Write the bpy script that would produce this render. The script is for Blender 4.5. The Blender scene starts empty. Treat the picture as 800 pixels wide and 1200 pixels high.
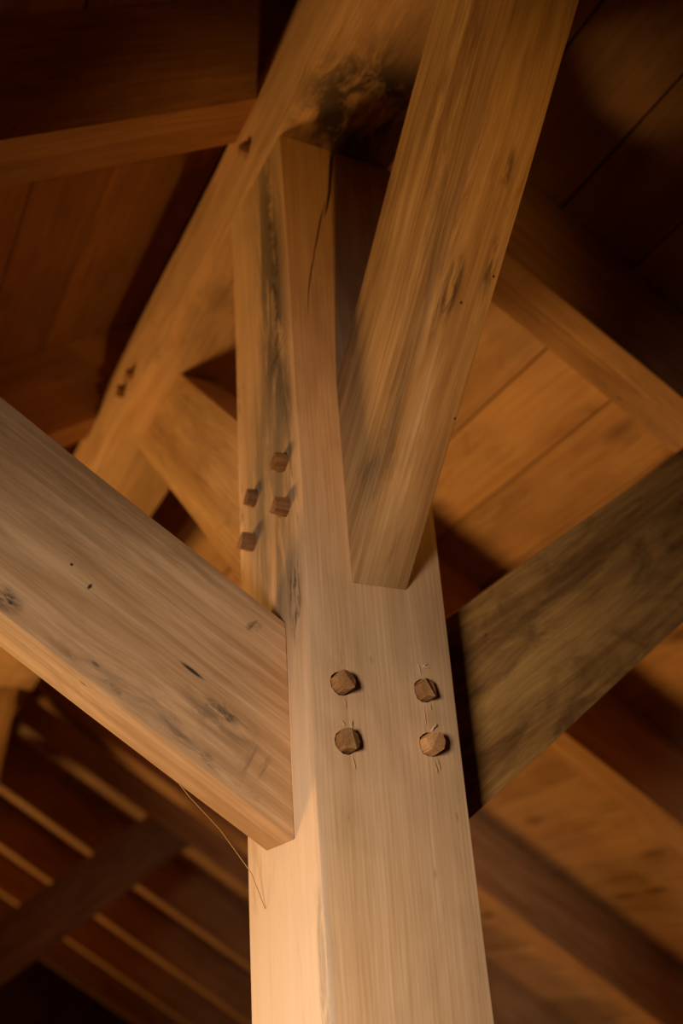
import bpy, bmesh, math, random
from mathutils import Vector, Matrix, noise

scene = bpy.context.scene
COL = scene.collection
rad = math.radians

# ------------------------------------------------------------------ camera
cam_d = bpy.data.cameras.new('camera'); cam = bpy.data.objects.new('camera', cam_d); COL.objects.link(cam)
YAW, PITCH, ROLL = 0.4945, 0.4719, -0.0755
Fw = Vector((math.sin(YAW)*math.cos(PITCH), math.cos(YAW)*math.cos(PITCH), math.sin(PITCH)))
R0 = Vector((math.cos(YAW), -math.sin(YAW), 0)); U0 = R0.cross(Fw)
Rt = math.cos(ROLL)*R0 + math.sin(ROLL)*U0; Up = -math.sin(ROLL)*R0 + math.cos(ROLL)*U0
m = Matrix((Rt, Up, -Fw)).transposed().to_4x4(); m.translation = Vector((-0.5081, -1.049, -0.2022))
cam.matrix_world = m
cam_d.sensor_fit = 'VERTICAL'; cam_d.sensor_height = 36.0; cam_d.sensor_width = 24.0
cam_d.lens = 36.0*1199.22/1200.0
cam_d.clip_start = 0.02
cam_d.dof.use_dof = True; cam_d.dof.focus_distance = 1.19; cam_d.dof.aperture_fstop = 2.7
scene.camera = cam

# ------------------------------------------------------------------ world, lights, exposure
world = bpy.data.worlds.new('world'); scene.world = world; world.use_nodes = True
bg = world.node_tree.nodes['Background']; bg.inputs[0].default_value = (1.0, 0.75, 0.55, 1); bg.inputs[1].default_value = 0.0
vs = scene.view_settings
scene.display_settings.display_device = 'sRGB'
vs.view_transform = 'Standard'; vs.look = 'None'; vs.gamma = 1.0; vs.use_curve_mapping = False
vs.exposure = -0.12

def area(name, loc, target, sx, sy, power, color, spread=180):
    d = bpy.data.lights.new(name, 'AREA'); d.shape = 'RECTANGLE'; d.size = sx; d.size_y = sy
    d.energy = power; d.color = color; d.spread = rad(spread)
    o = bpy.data.objects.new(name, d); COL.objects.link(o); o.location = loc
    o.rotation_euler = (Vector(target)-Vector(loc)).to_track_quat('-Z', 'Y').to_euler()
    return o
# daylight through a low opening at the front left
area('front_daylight', (-2.1, -1.80, -0.30), (-0.18, 0.0, -0.55), 0.60, 0.60, 11.8, (1.0, 0.88, 0.80), 52)
# added warm light inside the closed left wall, for a window not built
area('added_side_light', (-2.45, 3.3, -0.75), (0.5, 0.4, 1.0), 1.3, 0.7, 62, (1.0, 0.58, 0.19), 110)
# second added light further along, brightening the far rafters
area('added_side_light', (-2.45, 7.4, -0.75), (0.7, 4.3, 0.9), 1.3, 0.7, 50, (1.0, 0.58, 0.19), 110)
# added warm spot without a lamp body, brightening the upper post
sd_ = bpy.data.lights.new('added_front_spot', 'SPOT'); sd_.energy = 82; sd_.color = (1.0, 0.50, 0.11)
sd_.spot_size = rad(21.5); sd_.spot_blend = 1.0; sd_.shadow_soft_size = .06
so_ = bpy.data.objects.new('added_front_spot', sd_); COL.objects.link(so_); so_.location = (-0.15, -2.1, -0.9)
so_.rotation_euler = (Vector((.15, 0, .80))-so_.location).to_track_quat('-Z', 'Y').to_euler()

# ------------------------------------------------------------------ materials
def N(nt, t, **kw):
    n = nt.nodes.new(t)
    for k, v in kw.items(): setattr(n, k, v)
    return n
def math_n(nt, op, a, b=None):
    n = N(nt, 'ShaderNodeMath', operation=op)
    for i, v in enumerate((a, b)):
        if v is None: continue
        if isinstance(v, (int, float)): n.inputs[i].default_value = v
        else: nt.links.new(v, n.inputs[i])
    return n.outputs[0]
def mix_c(nt, fac, a, b, mode='MIX'):
    n = N(nt, 'ShaderNodeMix', data_type='RGBA', blend_type=mode)
    for i, v in ((0, fac), (6, a), (7, b)):
        if isinstance(v, (int, float)): n.inputs[i].default_value = v
        elif isinstance(v, tuple): n.inputs[i].default_value = (*v, 1)
        else: nt.links.new(v, n.inputs[i])
    return n.outputs[2]
def ramp(nt, fac, stops):
    n = N(nt, 'ShaderNodeValToRGB'); cr = n.color_ramp
    while len(cr.elements) < len(stops): cr.elements.new(0.5)
    for e, (p, c) in zip(cr.elements, stops):
        e.position = p; e.color = (c, c, c, 1) if isinstance(c, (int, float)) else (*c, 1)
    nt.links.new(fac, n.inputs[0]); return n.outputs[0]
def noise_n(nt, vec, scale, detail=4, rough=.55, dist=0):
    n = N(nt, 'ShaderNodeTexNoise'); n.inputs['Scale'].default_value = scale
    n.inputs['Detail'].default_value = detail; n.inputs['Roughness'].default_value = rough
    n.inputs['Distortion'].default_value = dist
    nt.links.new(vec, n.inputs['Vector']); return n.outputs['Fac']
def scaled(nt, vec, s):
    n = N(nt, 'ShaderNodeVectorMath', operation='MULTIPLY'); nt.links.new(vec, n.inputs[0]); n.inputs[1].default_value = s
    return n.outputs[0]

def wood(name, light, dark, stain=(0.05, 0.03, 0.02), stain_amt=.5, ring=26, pith=(0.03, -.14), stains=(), vary=.12, bump=.25,
         streak=.5, rough=.72, speck=.6, flow=.03, knots=0, stain_lo=.55):
    """grain runs along the object's local X axis"""
    mt = bpy.data.materials.new(name); mt.use_nodes = True; nt = mt.node_tree
    bs = nt.nodes['Principled BSDF']
    tc = N(nt, 'ShaderNodeTexCoord'); oi = N(nt, 'ShaderNodeObjectInfo')
    obj = tc.outputs['Object']
    off = N(nt, 'ShaderNodeVectorMath', operation='SCALE'); off.inputs[0].default_value = (7.3, .21, .17)
    nt.links.new(oi.outputs['Random'], off.inputs['Scale'])
    add = N(nt, 'ShaderNodeVectorMath', operation='ADD'); nt.links.new(obj, add.inputs[0]); nt.links.new(off.outputs[0], add.inputs[1])
    p = add.outputs[0]
    # annual rings seen on cut faces
    pp = N(nt, 'ShaderNodeVectorMath', operation='ADD'); nt.links.new(p, pp.inputs[0]); pp.inputs[1].default_value = (0, pith[0], pith[1])
    wv = N(nt, 'ShaderNodeTexWave', wave_type='RINGS', rings_direction='X', wave_profile='SIN')
    wv.inputs['Scale'].default_value = ring*1.7; wv.inputs['Distortion'].default_value = 9.0
    wv.inputs['Detail'].default_value = 3; wv.inputs['Detail Scale'].default_value = .6
    nt.links.new(scaled(nt, pp.outputs[0], (.16, 1, 1)), wv.inputs['Vector'])
    # wavy flow of the grain
    fl = N(nt, 'ShaderNodeTexNoise'); fl.inputs['Scale'].default_value = 1.0; fl.inputs['Detail'].default_value = 2
    nt.links.new(scaled(nt, p, (2.2, 5, 5)), fl.inputs['Vector'])
    fs = N(nt, 'ShaderNodeVectorMath', operation='MULTIPLY_ADD'); nt.links.new(fl.outputs['Color'], fs.inputs[0])
    fs.inputs[1].default_value = (0, flow, flow); nt.links.new(p, fs.inputs[2]); pf = fs.outputs[0]
    fine = noise_n(nt, scaled(nt, pf, (5, 330, 330)), 1.0, 3, .6)
    mid = noise_n(nt, scaled(nt, pf, (2.6, 70, 70)), 1.0, 4, .62)
    lng = noise_n(nt, scaled(nt, pf, (1.3, 20, 20)), 1.0, 4, .6, .3)
    big = noise_n(nt, scaled(nt, p, (2.4, 7, 7)), 1.0, 4, .6, .6)
    g = math_n(nt, 'ADD', math_n(nt, 'MULTIPLY', math_n(nt, 'MULTIPLY', wv.outputs['Fac'], big), .10), math_n(nt, 'MULTIPLY', fine, .36))
    g = math_n(nt, 'ADD', g, math_n(nt, 'MULTIPLY', mid, .30))
    g = math_n(nt, 'ADD', g, math_n(nt, 'MULTIPLY', lng, streak))
    hi = .37 + .5*streak
    col = mix_c(nt, ramp(nt, g, [(hi-.13, 0.0), (hi+.13, 1.0)]), dark, light)
    # broad patchiness
    col = mix_c(nt, 1.0, col, ramp(nt, big, [(.25, (.70, .66, .60)), (.55, (1, 1, 1)), (.8, (1.0, .95, .88))]), 'MULTIPLY')
    # weather stains
    st = noise_n(nt, scaled(nt, p, (5, 15, 15)), 1.0, 6, .68, .9)
    sm = math_n(nt, 'MULTIPLY', ramp(nt, st, [(stain_lo, 0.0), (stain_lo+.19, 1.0)]), stain_amt)
    col = mix_c(nt, sm, col, stain)
    # little pores and worm specks
    vo = N(nt, 'ShaderNodeTexVoronoi'); vo.inputs['Scale'].default_value = 1.0
    nt.links.new(scaled(nt, p, (16, 42, 42)), vo.inputs['Vector'])
    sp = ramp(nt, vo.outputs['Distance'], [(.05, 1.0), (.11, 0.0)])
    sep = N(nt, 'ShaderNodeSeparateColor'); nt.links.new(vo.outputs['Color'], sep.inputs[0])
    sp = math_n(nt, 'MULTIPLY', math_n(nt, 'MULTIPLY', sp, math_n(nt, 'GREATER_THAN', sep.outputs[0], .86)), speck)
    col = mix_c(nt, sp, col, (.03, .017, .01))
    if knots:
        vk = N(nt, 'ShaderNodeTexVoronoi'); vk.inputs['Scale'].default_value = 1.0
        nt.links.new(scaled(nt, p, (3.2, 8.5, 0)), vk.inputs['Vector'])
        sk = N(nt, 'ShaderNodeSeparateColor'); nt.links.new(vk.outputs['Color'], sk.inputs[0])
        kk = math_n(nt, 'MULTIPLY', ramp(nt, vk.outputs['Distance'], [(.07, 1.0), (.27, 0.0)]), math_n(nt, 'GREATER_THAN', sk.outputs[1], .60))
        col = mix_c(nt, math_n(nt, 'MULTIPLY', kk, knots), col, (.11, .04, .015))
    # individual stains with a place of their own (object space)
    for (c, r, colr, amt, nscale, lo) in stains:
        s1 = N(nt, 'ShaderNodeVectorMath', operation='SUBTRACT'); nt.links.new(obj, s1.inputs[0]); s1.inputs[1].default_value = c
        s2 = N(nt, 'ShaderNodeVectorMath', operation='DIVIDE'); nt.links.new(s1.outputs[0], s2.inputs[0]); s2.inputs[1].default_value = r
        s3 = N(nt, 'ShaderNodeVectorMath', operation='LENGTH'); nt.links.new(s2.outputs[0], s3.inputs[0])
        mr = N(nt, 'ShaderNodeMapRange'); mr.inputs[1].default_value = 1.0; mr.inputs[2].default_value = .3
        mr.interpolation_type = 'SMOOTHSTEP'
        nt.links.new(s3.outputs['Value'], mr.inputs[0])
        nn = ramp(nt, noise_n(nt, scaled(nt, obj, nscale), 1.0, 5, .7, .6), [(lo, 0.0), (lo+.18, 1.0)])
        k = math_n(nt, 'MULTIPLY', math_n(nt, 'MULTIPLY', mr.outputs[0], nn), amt)
        col = mix_c(nt, k, col, colr)
    # piece-to-piece variation
    hv = N(nt, 'ShaderNodeHueSaturation'); nt.links.new(col, hv.inputs['Color'])
    mv = N(nt, 'ShaderNodeMapRange'); mv.inputs[3].default_value = 1-vary; mv.inputs[4].default_value = 1+vary
    nt.links.new(oi.outputs['Random'], mv.inputs[0]); nt.links.new(mv.outputs[0], hv.inputs['Value'])
    nt.links.new(hv.outputs[0], bs.inputs['Base Color'])
    bs.inputs['Roughness'].default_value = rough; bs.inputs['Specular IOR Level'].default_value = .25
    bp = N(nt, 'ShaderNodeBump'); bp.inputs['Strength'].default_value = bump*.8; bp.inputs['Distance'].default_value = .002
    hgt = math_n(nt, 'ADD', math_n(nt, 'MULTIPLY', fine, .7), math_n(nt, 'ADD', math_n(nt, 'MULTIPLY', mid, .8), math_n(nt, 'MULTIPLY', sp, -1.0)))
    nt.links.new(hgt, bp.inputs['Height']); nt.links.new(bp.outputs[0], bs.inputs['Normal'])
    return mt

BLK = (.025, .018, .012); GRY = (.10, .07, .045)
OAK_L, OAK_D = (.60, .36, .15), (.37, .19, .065)
M = {}
# post: local x = up (z), local y = world y... see axes in beam()
M['post'] = wood('post_oak', (.69, .43, .225), (.50, .285, .12), stain_amt=.12, ring=30, pith=(-.10, -.55), streak=.32, flow=.012, bump=.10, speck=.25, vary=0, stains=[
    ((-.45, .11, 0), (.80, .30, .012), (.72, .52, .34), .75, (6, 30, 30), .25),
    ((.80, .065, 0), (.45, .075, .02), GRY, .85, (7, 34, 34), .33),
    ((.86, .052, 0), (.32, .022, .02), BLK, .85, (60, 60, 20), .46),
    ((.60, .045, 0), (.10, .045, .02), GRY, .8, (10, 50, 50), .40),
    ((.50, .030, 0), (.16, .030, .02), BLK, .65, (14, 90, 90), .50),
    ((.30, .035, 0), (.09, .028, .02), BLK, .95, (30, 160, 60), .45),
    ((.45, .10, 0), (.30, .11, .02), (.17, .12, .065), .8, (6, 36, 36), .36),
    ((.55, .205, 0), (.35, .012, .02), BLK, .75, (20, 60, 60), .50),
    ((-.16, .01, 0), (.18, .016, .02), (.16, .12, .085), .6, (12, 60, 60), .45),
    ((-.26, 0, .10), (.05, .03, .03), (.22, .16, .11), .45, (8, 60, 60), .45),
    ((-.13, 0, .02), (.04, .03, .015), (.25, .17, .11), .4, (8, 60, 60), .45),
])
M['oak'] = wood('oak_timber', OAK_L, OAK_D, stain_amt=.45)
M['left_brace'] = wood('left_brace_oak', (.70, .42, .205), (.44, .235, .095), stain_amt=.30, ring=16, streak=.75, flow=.05, speck=.7, vary=0, stains=[
    ((.155, .0, .069), (.035, .03, .014), BLK, .95, (40, 120, 120), .46),
    ((.150, .0, .062), (.080, .03, .030), (.20, .11, .05), .8, (12, 50, 50), .42),
    ((.211, .0, .087), (.024, .03, .0035), BLK, .95, (10, 60, 60), .25),
    ((.431, .0, .016), (.030, .03, .018), BLK, .9, (30, 90, 90), .40),
    ((.183, .0, .187), (.016, .03, .014), BLK, .85, (90, 40, 40), .45),
    ((.367, .0, .092), (.0030, .03, .006), BLK, 1.0, (5, 5, 5), .05),
    ((.400, .0, .100), (.0028, .03, .0028), BLK, 1.0, (5, 5, 5), .05),
    ((.20, .0, .012), (.22, .03, .012), BLK, .6, (25, 90, 90), .48),
    ((.24, .0, .030), (.22, .03, .030), (.24, .15, .085), .65, (8, 40, 40), .44),
    ((.086, .0, .043), (.030, .03, .030), (.20, .11, .05), .8, (90, 20, 20), .47),
    ((.46, .0, .20), (.40, .03, .04), (.26, .14, .055), .6, (6, 50, 50), .44),
    ((.35, .0, .14), (.20, .03, .05), (.30, .165, .07), .5, (6, 60, 60), .46),
])
M['front_brace'] = wood('front_brace_oak', (.60, .37, .155), (.36, .19, .065), stain_amt=.5, ring=18, streak=.8, flow=.04, speck=1.0, vary=0, stains=[
    ((.385, .022, 0), (.060, .016, .02), (.06, .03, .015), .9, (18, 80, 80), .40),
    ((.345, .014, 0), (.050, .008, .02), (.05, .03, .015), .8, (14, 80, 80), .42),
    ((.42, .065, 0), (.060, .012, .02), (.07, .035, .018), .75, (14, 80, 80), .45),
    ((.53, .045, 0), (.040, .020, .02), (.12, .05, .02), .85, (20, 60, 60), .44),
    ((.410, .073, 0), (.0025, .0025, .01), BLK, 1.0, (5, 5, 5), .05),
    ((.370, .040, 0), (.0025, .0025, .01), BLK, 1.0, (5, 5, 5), .05),
    ((.232, .077, 0), (.0022, .0022, .01), BLK, 1.0, (5, 5, 5), .05),
    ((.20, .030, 0), (.20, .018, .02), (.80, .56, .32), .6, (6, 120, 120), .45),
    ((.46, .006, 0), (.25, .010, .02), (.78, .52, .27), .7, (5, 60, 60), .42),
    ((.64, 0, .10), (.18, .02, .09), (.20, .085, .03), .75, (5, 40, 40), .42),
    ((.40, 0, .06), (.10, .02, .04), (.25, .13, .05), .6, (8, 60, 60), .45),
])
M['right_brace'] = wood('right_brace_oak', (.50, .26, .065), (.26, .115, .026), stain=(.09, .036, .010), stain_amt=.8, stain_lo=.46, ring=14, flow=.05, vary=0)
M['ridge'] = wood('ridge_oak', (.62, .37, .18), (.44, .235, .095), stain_amt=.40, vary=0, stains=[
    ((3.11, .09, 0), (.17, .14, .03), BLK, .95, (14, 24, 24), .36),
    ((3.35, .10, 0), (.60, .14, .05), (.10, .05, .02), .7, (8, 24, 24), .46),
])
M['rafter'] = wood('rafter_larch', (.47, .245, .095), (.30, .135, .042), stain_amt=.35)
M['board'] = wood('roof_board_pine', (.52, .285, .115), (.38, .18, .06), stain=(.17, .07, .024), stain_amt=.55, ring=9, pith=(.02, -.05), streak=.35, speck=.5, bump=.12, vary=.16, knots=.75)
M['shaded_brace'] = wood('shade_darkened_oak', (.26, .14, .055), (.13, .06, .025), stain_amt=.5)  # oak of the farther brace, darkened so its colour carries the shade
M['peg'] = wood('peg_oak', (.40, .20, .075), (.19, .085, .03), stain_amt=.2, ring=60, streak=.8, bump=.5, vary=.2)
M['pale_peg'] = wood('pale_peg_oak', (.56, .29, .105), (.32, .14, .042), stain_amt=.2, ring=60, streak=.8, bump=.5, vary=.2)  # paler tone for the pegs on the post's front face
M['splinter'] = wood('splinter_oak', (.70, .48, .30), (.45, .26, .13), stain_amt=.0, vary=.15)
M['straw'] = wood('dry_straw', (.55, .34, .14), (.45, .25, .09), stain_amt=.0)
M['floor'] = wood('floor_boards', (.22, .13, .07), (.13, .07, .035), stain_amt=.4)
M['wall'] = wood('dark_wall_boards', (.20, .105, .05), (.10, .05, .022), stain_amt=.4)

# ------------------------------------------------------------------ helpers
def tag(o, label=None, cat=None, group=None, kind=None):
    if label: o['label'] = label
    if cat: o['category'] = cat
    if group: o['group'] = group
    if kind: o['kind'] = kind
    return o
def empty(name, loc, **kw):
    o = bpy.data.objects.new(name, None); COL.objects.link(o); o.location = loc; o.empty_display_size = .05
    return tag(o, **kw)
def link(name, me, mat, parent=None, **kw):
    o = bpy.data.objects.new(name, me); COL.objects.link(o)
    if not me.materials: me.materials.append(mat)
    if parent: o.parent = parent; o.matrix_parent_inverse = Matrix.Translation(-parent.location)
    return tag(o, **kw)
def poly_prism(polys):
    """polys: list of (2D outline, a0, a1): outline extruded over [a0,a1]; returns bmesh in (u,v,a)"""
    bm = bmesh.new()
    for pts, a0, a1 in polys:
        A = [bm.verts.new((p[0], p[1], a0)) for p in pts]; B = [bm.verts.new((p[0], p[1], a1)) for p in pts]
        bm.faces.new(A); bm.faces.new(B[::-1])
        for i in range(len(pts)):
            j = (i+1) % len(pts); bm.faces.new((A[j], A[i], B[i], B[j]))
    bmesh.ops.recalc_face_normals(bm, faces=bm.faces)
    return bm
def hewn(bm, bevel=.004, cut=.06, amp=.0022, seed=0, freq=3.0, keep=None):
    """soften the arrises and make faces slightly uneven, as sawn and planed oak is"""
    bmesh.ops.recalc_face_normals(bm, faces=bm.faces)
    if bevel: bmesh.ops.bevel(bm, geom=list(bm.edges), offset=bevel, segments=2, affect='EDGES', profile=.6, clamp_overlap=True)
    for _ in range(7):
        long = [e for e in bm.edges if e.calc_length() > cut*2]
        if not long: break
        bmesh.ops.subdivide_edges(bm, edges=long, cuts=1, use_grid_fill=True)
    for v in bm.verts:
        if keep and keep(v.co): continue
        q = v.co*freq + Vector((seed*3.7, seed*1.3, -seed*2.1))
        v.co += Vector((noise.noise(q), noise.noise(q+Vector((9, 0, 4))), noise.noise(q+Vector((0, 17, 2)))))*amp*1.6
        q = q*6
        v.co += Vector((noise.noise(q), noise.noise(q+Vector((5, 1, 4))), noise.noise(q+Vector((2, 7, 2)))))*amp*.35
    return bm
def place(bm, name, mat, frame, parent=None, smooth=True, **kw):
    """bm is in world space; frame = world matrix of the object (local x along the grain)"""
    bmesh.ops.transform(bm, matrix=frame.inverted(), verts=bm.verts)
    bmesh.ops.recalc_face_normals(bm, faces=bm.faces)
    me = bpy.data.meshes.new(name); bm.to_mesh(me); bm.free()
    if smooth:
        for p in me.polygons: p.use_smooth = True
        me.set_sharp_from_angle(angle=rad(20))
    o = link(name, me, mat, None, **kw); o.matrix_world = frame
    if parent:
        o.parent = parent; o.matrix_parent_inverse = Matrix.Translation(-parent.location)
    return o
def frame(origin, x, y):
    x = Vector(x).normalized(); y = Vector(y).normalized(); z = x.cross(y)
    f = Matrix((x, y, z)).transposed().to_4x4(); f.translation = Vector(origin); return f
def to_world(bm, ax):
    """(u,v,a) -> world through function"""
    for v in bm.verts: v.co = Vector(ax(v.co.x, v.co.y, v.co.z))
    return bm
def boolean_cut(o, cutters):
    for c in cutters:
        md = o.modifiers.new('cut', 'BOOLEAN'); md.operation = 'DIFFERENCE'; md.solver = 'EXACT'; md.object = c
    dg = bpy.context.evaluated_depsgraph_get(); dg.update()
    me = bpy.data.meshes.new_from_object(o.evaluated_get(dg)); old = o.data
    o.modifiers.clear(); o.data = me
    for c in cutters:
        d = c.data; bpy.data.objects.remove(c); bpy.data.meshes.remove(d)
    bpy.data.meshes.remove(old)
def cutter(bm):
    bmesh.ops.recalc_face_normals(bm, faces=bm.faces)
    me = bpy.data.meshes.new('cut'); bm.to_mesh(me); bm.free()
    o = bpy.data.objects.new('cut', me); COL.objects.link(o); return o
def hole(center, axis, r, depth, out=.02, seg=14, seed=0):
    rng = random.Random(seed); bm = bmesh.new(); ax = Vector(axis).normalized()
    u = ax.orthogonal().normalized(); v = ax.cross(u)
    rs = [r*(1+rng.uniform(-.05, .06)) for _ in range(seg)]
    ring = lambda t: [bm.verts.new(Vector(center)+ax*t+(u*math.cos(2*math.pi*i/seg)+v*math.sin(2*math.pi*i/seg))*rs[i]) for i in range(seg)]
    A = ring(-out); B = ring(depth); bm.faces.new(A); bm.faces.new(B[::-1])
    for i in range(seg): bm.faces.new((A[i], A[(i+1) % seg], B[(i+1) % seg], B[i]))
    return cutter(bm)
def crack(path, normal, depth):
    """path: [(point, half width)], wedge groove sunk along -normal"""
    bm = bmesh.new(); n = Vector(normal); pts = [Vector(p) for p, w in path]
    L, Rr, T, B = [], [], [], []
    for i, (p, w) in enumerate(path):
        d = (pts[min(i+1, len(pts)-1)]-pts[max(i-1, 0)]).normalized(); s = d.cross(n).normalized()
        p = Vector(p)
        L.append(bm.verts.new(p+s*w+n*.01)); Rr.append(bm.verts.new(p-s*w+n*.01))
        B.append(bm.verts.new(p-s*w*.6-n*depth)); T.append(bm.verts.new(p+s*w*.6-n*depth))
    rings = list(zip(L, Rr, B, T))
    for a, b in zip(rings, rings[1:]):
        for i in range(4): bm.faces.new((a[i], a[(i+1) % 4], b[(i+1) % 4], b[i]))
    bm.faces.new(rings[0]); bm.faces.new(rings[-1][::-1])
    return cutter(bm)

# ------------------------------------------------------------------ dimensions of the frame
PW, PD = .20, .2148                 # post section
ZF = -1.90                          # floor
ZR, HR = 1.0672, .190               # ridge beam underside, height
X0, X1 = -.0043, .1957              # ridge beam sides
TB = math.tan(rad(33.5)); CB, SB = math.cos(rad(33.5)), math.sin(rad(33.5))
Z0 = 1.225; RD = .22                # rafter underside at the post faces, rafter depth
EAVE = 3.0
YB = 9.0; YF = -1.75                # back wall, front edge of the roof
def zl(x, off=0): return Z0 + x*TB + off/CB
def zr_(x, off=0): return Z0 - (x-PW)*TB + off/CB

# ------------------------------------------------------------------ setting
def box(x0, x1, y0, y1, z0, z1):
    return poly_prism([([(x0, y0), (x1, y0), (x1, y1), (x0, y1)], z0, z1)])
WX0, WX1 = -2.75, 2.95
place(box(WX0-.3, WX1+.3, -5.0, YB+.2, ZF-.15, ZF), 'floor', M['floor'], frame((0, 0, ZF), (0, 1, 0), (1, 0, 0)), smooth=False, kind='structure', label='dark brown wooden floor beneath the timber frame')
# left and right walls, both closed
wl = box(WX0-.12, WX0, -2, YB, ZF, zl(WX0)-.02)
wo = place(wl, 'wall_left', M['wall'], frame((WX0, 0, ZF), (0, 1, 0), (0, 0, 1)), smooth=False, kind='structure', label='dark board wall below the shadowed roof slope')
place(box(WX1, WX1+.12, -2, YB, ZF, zr_(WX1)-.02), 'wall_right', M['wall'], frame((WX1, 0, ZF), (0, 1, 0), (0, 0, 1)), smooth=False, kind='structure', label='dark board wall below the lit roof slope')
gab = poly_prism([([(WX0, ZF), (WX1, ZF), (WX1, zr_(WX1, RD)), (.1, zl(.1, RD)), (WX0, zl(WX0, RD))], YB, YB+.12)])
to_world(gab, lambda u, v, a: (u, a, v))
place(gab, 'wall_back', M['wall'], frame((0, YB, ZF), (0, 0, 1), (1, 0, 0)), smooth=False, kind='structure', label='dark gable wall at the far end of the roof')

# roof boards: each one a board of its own, running along the ridge over the rafters
def roof_side(name, sgn, s_first, label):
    root = empty(name, (0.1, 0, zl(.1, RD)), kind='structure', label=label)
    rng = random.Random(5 if sgn > 0 else 11)
    pitch_w = .185; th = .022
    meshes = {}
    s = s_first; k = 0
    if sgn > 0:
        base = Vector((PW, 0, Z0)); dirs = Vector((CB, 0, -SB)); nrm = Vector((SB, 0, CB))
    else:
        base = Vector((0, 0, Z0)); dirs = Vector((-CB, 0, -SB)); nrm = Vector((-SB, 0, CB))
    # slope distance at which the top plane of the rafters reaches the apex
    s_apex = -(.1/CB) - RD*math.tan(rad(33.5))
    edges = [s_apex]
    s = s_first
    while s < s_apex + .03: s += pitch_w
    while s < 3.35: edges.append(s); s += pitch_w
    breaks = [[YF, 1.19, 4.70, YB], [YF, 2.25, 5.72, YB], [YF, 3.27, YB], [YF, 1.19, 3.72, YB], [YF, 2.25, YB]]
    for i, (a, b) in enumerate(zip(edges, edges[1:])):
        br = breaks[(i*3+1) % 5]
        for y0, y1 in zip(br, br[1:]):
            w = b-a-.0035; L = y1-y0-.003
            key = (round(w, 4), round(L, 3))
            if key not in meshes:
                bm = poly_prism([([(0, -w/2), (L, -w/2), (L, w/2), (0, w/2)], 0, th)])
                bmesh.ops.bevel(bm, geom=[e for e in bm.edges], offset=.0022, segments=1, affect='EDGES')
                me = bpy.data.meshes.new('board'); bm.to_mesh(me); bm.free(); meshes[key] = me
            o = link('board', meshes[key], M['board'])
            f = frame(base + dirs*((a+b)/2) + nrm*(RD+rng.uniform(.0005, .004)) + Vector((0, y0, 0)), (0, 1, 0), -dirs if sgn > 0 else dirs)
            if f.col[2].xyz.dot(nrm) < 0: f = frame(f.translation, (0, 1, 0), dirs if sgn > 0 else -dirs)
            f = f @ Matrix.Rotation(rng.uniform(-.006, .006), 4, 'X')
            o.parent = root; o.matrix_parent_inverse = Matrix.Translation(-root.location); o.matrix_basis = f
    return root
roof_side('ceiling_right', 1, .002, 'boarded underside of the warmly lit roof slope')
roof_side('ceiling_left', -1, .03, 'boarded underside of the shadowed roof slope')

# ------------------------------------------------------------------ post
def peg(parent, base, axis, r, out, seed, tilt, label=None, name='peg', mat='peg'):
    """hand-cut oak peg: irregular octagonal shank with an end cut in two facets"""
    rng = random.Random(seed); ax = Vector(axis).normalized()
    up = Vector((0, 0, 1)) if abs(ax.z) < .9 else Vector((1, 0, 0))
    u = up.cross(ax).normalized(); v = ax.cross(u)
    bm = bmesh.new(); ang, steep = tilt; d0 = r*rng.uniform(-.15, .2)
    sides = [(a0_, r*rng.uniform(.93, 1.05)) for a0_ in [2*math.pi*(i+rng.uniform(-.2, .2))/9 for i in range(9)]]
    # two extra corners exactly on the crest between the two end facets
    crest = [ang+math.acos(d0/(r*.9)), ang-math.acos(d0/(r*.9))]
    sides = [q for q in sides if all(abs(math.atan2(math.sin(q[0]-c), math.cos(q[0]-c))) > .22 for c in crest)]
    sides += [(c % (2*math.pi), r*.98) for c in crest]
    sides = sorted((q[0] % (2*math.pi), q[1]) for q in sides); seg = len(sides)
    P2 = [(math.cos(q)*k, math.sin(q)*k) for q, k in sides]
    rings = []
    for t, sc in ((-.012, 1.0), (out*.45, 1.0)):
        rings.append([bm.verts.new(Vector(base)+ax*t+(u*x+v*y)*sc) for x, y in P2])
    top = []; dd = []
    for x, y in P2:
        x *= .92; y *= .92
        d = x*math.cos(ang)+y*math.sin(ang)-d0; dd.append(d)
        h = out - (max(0, d)*steep if d > 0 else -d*steep*.25)
        top.append(bm.verts.new(Vector(base)+ax*max(h, out*.5)+u*x+v*y))
    rings.append(top)
    for A, B in zip(rings, rings[1:]):
        for i in range(seg): bm.faces.new((A[i], A[(i+1) % seg], B[(i+1) % seg], B[i]))
    ci = [min(range(seg), key=lambda i: abs(math.atan2(math.sin(sides[i][0]-c), math.cos(sides[i][0]-c)))) for c in crest]
    for i0, i1 in ((ci[0], ci[1]), (ci[1], ci[0])):
        ch = [i0]
        while ch[-1] != i1: ch.append((ch[-1]+1) % seg)
        if len(ch) > 2: bm.faces.new([top[k] for k in ch])
    bmesh.ops.triangulate(bm, faces=[f for f in bm.faces if len(f.verts) > 4])
    return place(bm, name, M[mat], frame(base, ax, u), parent, smooth=False, **({'label': label} if label else {}))
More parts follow.
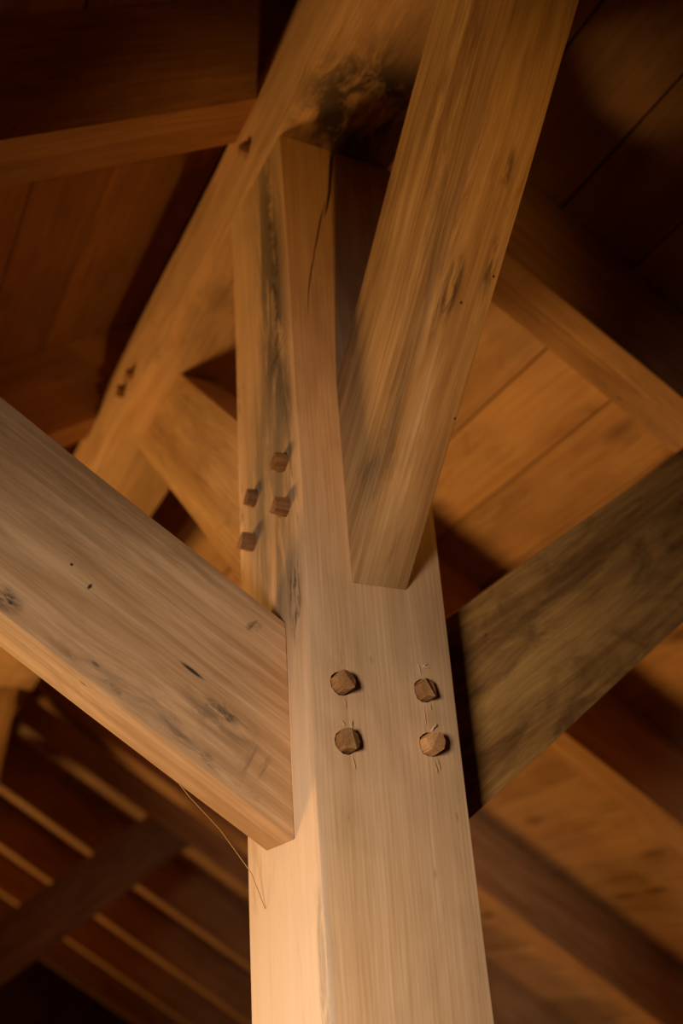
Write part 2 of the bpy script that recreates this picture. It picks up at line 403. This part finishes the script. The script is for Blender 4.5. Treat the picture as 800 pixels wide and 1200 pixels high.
def splinter(parent, a, b, w, lift, n, seed=0):
    """torn wood fibre lying on a face"""
    rng = random.Random(seed); a = Vector(a); b = Vector(b); n = Vector(n); d = (b-a); s = d.cross(n).normalized()
    bm = bmesh.new(); prev = None
    for i in range(5):
        t = i/4; p = a+d*t + n*(lift*math.sin(t*2.6)) + s*rng.uniform(-1, 1)*w*.5
        ww = w*(1-t*.85)
        cur = [bm.verts.new(p+s*ww), bm.verts.new(p-s*ww), bm.verts.new(p-n*(w*.8+lift*math.sin(t*2.6)*.6))]
        if prev:
            for k in range(3): bm.faces.new((prev[k], prev[(k+1) % 3], cur[(k+1) % 3], cur[k]))
        else: bm.faces.new(cur)
        prev = cur
    bm.faces.new(prev[::-1])
    return place(bm, 'splinter', M['splinter'], frame(a, d, s), parent, smooth=False)

def post(y0, label, detailed):
    root = empty('post', (.1, y0+PD/2, ZF), label=label, category='post' if False else None) if False else empty('post', (.1, y0+PD/2, ZF), label=label, cat='post', group='posts under the ridge')
    bm = poly_prism([([(0, y0), (PW, y0), (PW, y0+PD), (0, y0+PD)], ZF, ZR-.0005)])
    hewn(bm, bevel=.0026, cut=.07, amp=.0014, seed=2+y0)
    o = place(bm, 'shaft', M['post'], frame((0, y0, 0), (0, 0, 1), (0, 1, 0)), root)
    if detailed:
        cuts = []
        n = (0, -1, 0)
        cuts.append(crack([((.091, 0, 1.075), .0045), ((.083, 0, 1.013), .0032), ((.0785, 0, .974), .0026), ((.073, 0, .945), .0020), ((.066, 0, .918), .0006)], n, .05))
        cuts.append(crack([((.069, 0, .950), .0004), ((.058, 0, .905), .0016), ((.050, 0, .865), .0015), ((.042, 0, .83), .0004)], n, .02))
        cuts.append(crack([((.046, 0, .840), .0004), ((.038, 0, .808), .0014), ((.031, 0, .765), .0010), ((.027, 0, .72), .0003)], n, .02))
        # axe marks on the left face
        for (ya, za, yb, zb, w) in ((.008, .688, .110, .664, .0022), (.020, .700, .075, .672, .0015), (.045, .676, .10, .650, .0012)):
            cuts.append(crack([((0, ya, za), .0004), ((0, (ya+yb)/2, (za+zb)/2), w), ((0, yb, zb), .0004)], (-1, 0, 0), .006))
        fp = [(.040, .172), (.155, .172), (.041, .102), (.155, .104)]
        for i, (x, z) in enumerate(fp): cuts.append(hole((x, 0, z), (0, 1, 0), .0153, .022, seed=i))
        lp = [(.049, .497), (.155, .495), (.050, .429), (.166, .430)]
        for i, (y, z) in enumerate(lp): cuts.append(hole((0, y, z), (1, 0, 0), .0144, .022, seed=9+i))
        boolean_cut(o, cuts)
        tl = [(.6, .5), (.5, .9), (.2, .6), (2.6, .45)]; outs = [.017, .017, .015, .018]
        for i, (x, z) in enumerate(fp):
            peg(root, (x, 0, z), (0, -1, 0), .0140, outs[i], 20+i, tl[i], mat='pale_peg')
        tl = [(2.0, .3), (2.4, .3), (2.2, .5), (1.9, .3)]; outs = [.016, .014, .019, .020]
        for i, (y, z) in enumerate(lp):
            peg(root, (0, y, z), (-1, 0, 0), .0132, outs[i], 40+i, tl[i])
        sp = [((.042, -.0005, .156), (.043, -.001, .141), .0016, .002), ((.040, -.0005, .119), (.036, -.001, .127), .0013, .003),
              ((.049, -.0005, .117), (.050, -.001, .127), .0014, .003), ((.046, -.0005, .087), (.050, -.001, .070), .0012, .002),
              ((.152, -.0005, .189), (.150, -.001, .206), .0014, .003), ((.155, -.0005, .204), (.163, -.004, .201), .0012, .003),
              ((.156, -.0005, .203), (.160, -.004, .207), .0010, .003), ((.151, -.0005, .155), (.151, -.001, .128), .0012, .002),
              ((.160, -.0005, .156), (.161, -.001, .148), .0010, .003), ((.158, -.0005, .121), (.163, -.005, .129), .0022, .004),
              ((.157, -.0005, .087), (.161, -.001, .070), .0013, .002), ((.163, -.0005, .089), (.165, -.001, .074), .0010, .002),
              ((.041, -.0005, .19), (.0415, -.001, .215), .0009, .001)]
        for i, (a, b, w, l) in enumerate(sp): splinter(root, a, b, w*.7, l*.45, (0, -1, 0), i)
    return root
post(0.0, 'square oak post with round wooden pegs, four braces rising from it', True)
Y2 = 3.60
post(Y2, 'square oak post further down the ridge, behind the pegged one', False)

# ------------------------------------------------------------------ ridge beam
rb = empty('ridge_beam', (.1, 0, ZR), label='long oak ridge beam resting across the post tops', cat='beam')
bm = poly_prism([([(X0, ZR), (X1, ZR), (X1, ZR+HR), (X0, ZR+HR)], YF, YB)])
to_world(bm, lambda u, v, a: (u, a, v))
hewn(bm, bevel=.006, cut=.12, amp=.0045, seed=7, freq=1.7, keep=lambda c: abs(c.y-.1) < .0)
rbo = place(bm, 'timber', M['ridge'], frame((0, -3.2, ZR), (0, 1, 0), (1, 0, 0)), rb)
rp = [(.128, 1.156), (.819, 1.140), (.885, 1.138)]
cuts = [hole((X0, y, z), (1, 0, 0), .0165, .03, seed=70+i) for i, (y, z) in enumerate(rp)]
cuts.append(crack([((X0, -.30, 1.105), .0005), ((X0, -.119, 1.093), .002), ((X0, -.09, 1.082), .0032), ((X0, -.05, 1.080), .0036), ((X0, -.01, 1.079), .003), ((X0, .05, 1.082), .0005)], (-1, 0, 0), .03))
boolean_cut(rbo, cuts)
for i, (y, z) in enumerate(rp): peg(rb, (X0, y, z), (-1, 0, 0), .0150, (.013, .018, .018)[i], 60+i, (.5+i, .4))

# ------------------------------------------------------------------ braces
def brace(name, mat, pts_uv, a0, a1, mapper, fr, seed, label, cat='brace', amp=.0016):
    bm = poly_prism([(pts_uv, a0, a1)]); to_world(bm, mapper)
    hewn(bm, bevel=.0022, cut=.07, amp=amp, seed=seed)
    return place(bm, name, mat, fr, None, label=label, cat=cat)
G = .0012
def braces(y0, tail, sd, g1, g2):
    # along the ridge, towards the front: outline in (y, z)
    a = .8057; t = math.tan(a); zf0, zf1 = .3054, .6135; zt = ZR-G
    brace('ridge_brace', M['front_brace'] if sd == 0 else M['oak'], [(y0-G, zf0), (y0-G, zf1), (y0-(zt-zf1)/t, zt), (y0-(zt-zf0)/t, zt)], .0639, .1442, lambda u, v, w: (w, u, v),
          frame((.0639, y0, zf0), (0, -math.cos(a), math.sin(a)), (1, 0, 0)), sd+1, 'oak brace leaning forward from %s up to the ridge beam' % tail)
    a = .77; t = math.tan(a); zb0, zb1 = .3177, .6218; yb = y0+PD
    brace('ridge_brace', M['oak'], [(yb+G, zb0), (yb+G, zb1), (yb+(zt-zb1)/t, zt), (yb+(zt-zb0)/t, zt)], .0582, .1400, lambda u, v, w: (w, u, v),
          frame((.0582, yb, zb0), (0, math.cos(a), math.sin(a)), (1, 0, 0)), sd+2, 'oak brace rising from the back of %s to the ridge beam' % tail)
    # across, up to the rafters: outline in (x, z)
    def meet(zs, ta): return (Z0-zs)/(ta+TB)          # horizontal run until the rafter underside
    e = .002
    if sd == 0:
      a = .6021; ta = math.tan(a); z0, z1 = .004, .269
      xa, xb = -meet(z1+e, ta), -meet(z0+e, ta)
      brace('rafter_brace', M['left_brace'] if sd == 0 else M['oak'], [(-G, z0), (-G, z1), (xa, zl(xa)-e), (xb, zl(xb)-e)], y0+.0646, y0+.1496, lambda u, v, w: (u, w, v),
          frame((0, y0+.0646, z0), (-math.cos(a), 0, math.sin(a)), (0, -1, 0)), sd+3, 'broad pale knotted brace from %s to a rafter of the shadowed slope' % tail, amp=.0022)
    a = .6138; ta = math.tan(a); z0, z1 = 0.0, .270
    xa, xb = PW+meet(z1+e, ta), PW+meet(z0+e, ta)
    brace('rafter_brace', M['right_brace'] if sd == 0 else M['shaded_brace'], [(PW+G, z0), (PW+G, z1), (xa, zr_(xa)-e), (xb, zr_(xb)-e)], y0+.060, y0+.145, lambda u, v, w: (u, w, v),
          frame((PW, y0+.060, z0), (math.cos(a), 0, math.sin(a)), (0, 1, 0)), sd+4, '%s brace from %s to a rafter of the lit slope' % ('broad dark-mottled' if sd == 0 else 'deeply shaded', tail))
braces(0.0, 'the pegged post', 0, 1, 1)
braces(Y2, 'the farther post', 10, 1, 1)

# ------------------------------------------------------------------ rafters, half-lapped at the apex and notched over the ridge
def mirror(pts): return [(.2-x, z) for x, z in pts]
ZT = ZR+HR
def rafter_outlines():
    nx = (ZT+.003-Z0)/TB                       # where the underside clears the ridge top
    tail_u = (-EAVE+.1, zl(-EAVE+.1)); tail_t = (-EAVE+.1-RD*SB, zl(-EAVE+.1)+RD*CB)
    apex_u = (.1, zl(.1)); apex_t = (.1, zl(.1, RD))
    # left top line meets right underside line
    xs = (zr_(0)-zl(0, RD))/(2*TB); sh = (xs, zr_(xs))
    notch = [(X0-.0015, zl(X0-.0015)), (X0-.0015, ZT+.003), (nx, ZT+.003)]
    short = [tail_u]+notch+[apex_u, (sh[0], sh[1]), tail_t]
    long_ = [tail_u]+notch+[apex_u, (.2-sh[0], sh[1]), apex_t, tail_t]
    return short, long_
SHORT, LONG = rafter_outlines()
def shrink(pts, k=.0006):
    return pts
def rafter_pair(y, w, where, sd):
    h = y+w*.5
    for side in ('left', 'right'):
        if side == 'left': parts = [(SHORT, y, h-.0006), (LONG, h, y+w)]
        else: parts = [(mirror(LONG), y, h-.0006), (mirror(SHORT), h+.0004, y+w)]
        bm = poly_prism(parts)
        to_world(bm, lambda u, v, a: (u, a, v))
        # the lap faces of the two halves clear each other by a hair
        bmesh.ops.subdivide_edges(bm, edges=[e for e in bm.edges if e.calc_length() > 1.0], cuts=14, use_grid_fill=True)
        for v in bm.verts:
            c = v.co
            if abs(c.x-.1) > .5:
                q = Vector((c.x*1.5, c.y*3, c.z*1.5+sd))
                c.y += noise.noise(q)*.006; c.z += noise.noise(q+Vector((5, 5, 5)))*.003
        s = -1 if side == 'left' else 1
        fr = frame((.1, y, zl(.1)), (s*CB, 0, -SB), (0, 1, 0))
        place(bm, 'rafter', M['rafter'], fr, None, label='rafter of the %s roof slope, %s' % ('shadowed' if side == 'left' else 'lit', where), cat='rafter', group='rafters under the boarded roof')
rafter_pair(-1.00, .10, 'in front of the pegged post, before the first brace', 1)
rafter_pair(.072, .105, 'directly over the pegged post', 2)
rafter_pair(1.14, .11, 'one bay behind the pegged post', 3)
rafter_pair(2.20, .11, 'two bays behind the pegged post', 4)
rafter_pair(3.20, .12, 'just before the farther post', 5)
rafter_pair(3.66, .13, 'directly over the farther post', 6)
rafter_pair(4.65, .11, 'one bay behind the farther post', 7)
rafter_pair(5.67, .11, 'two bays behind the farther post', 8)
rafter_pair(6.70, .11, 'three bays behind the farther post', 9)
rafter_pair(7.75, .11, 'next to the far gable wall', 10)

# ------------------------------------------------------------------ a stray straw hanging from the left brace
pts = [Vector((-.125, .146, .094)), Vector((-.10, .150, .066)), Vector((-.06, .156, .028)), Vector((-.02, .165, -.02)), Vector((-.002, .172, -.06))]
bm = bmesh.new(); prev = None
for i, p in enumerate(pts):
    r = .0007
    cur = [bm.verts.new(p+Vector((math.cos(k*2.094)*r, math.sin(k*2.094)*r, 0))) for k in range(3)]
    if prev:
        for k in range(3): bm.faces.new((prev[k], prev[(k+1) % 3], cur[(k+1) % 3], cur[k]))
    else: bm.faces.new(cur)
    prev = cur
bm.faces.new(prev[::-1])
place(bm, 'straw', M['straw'], frame(pts[0], pts[-1]-pts[0], (0, 1, 0)), None, label='thin dry straw hanging below the pale knotted brace beside the post', cat='straw')
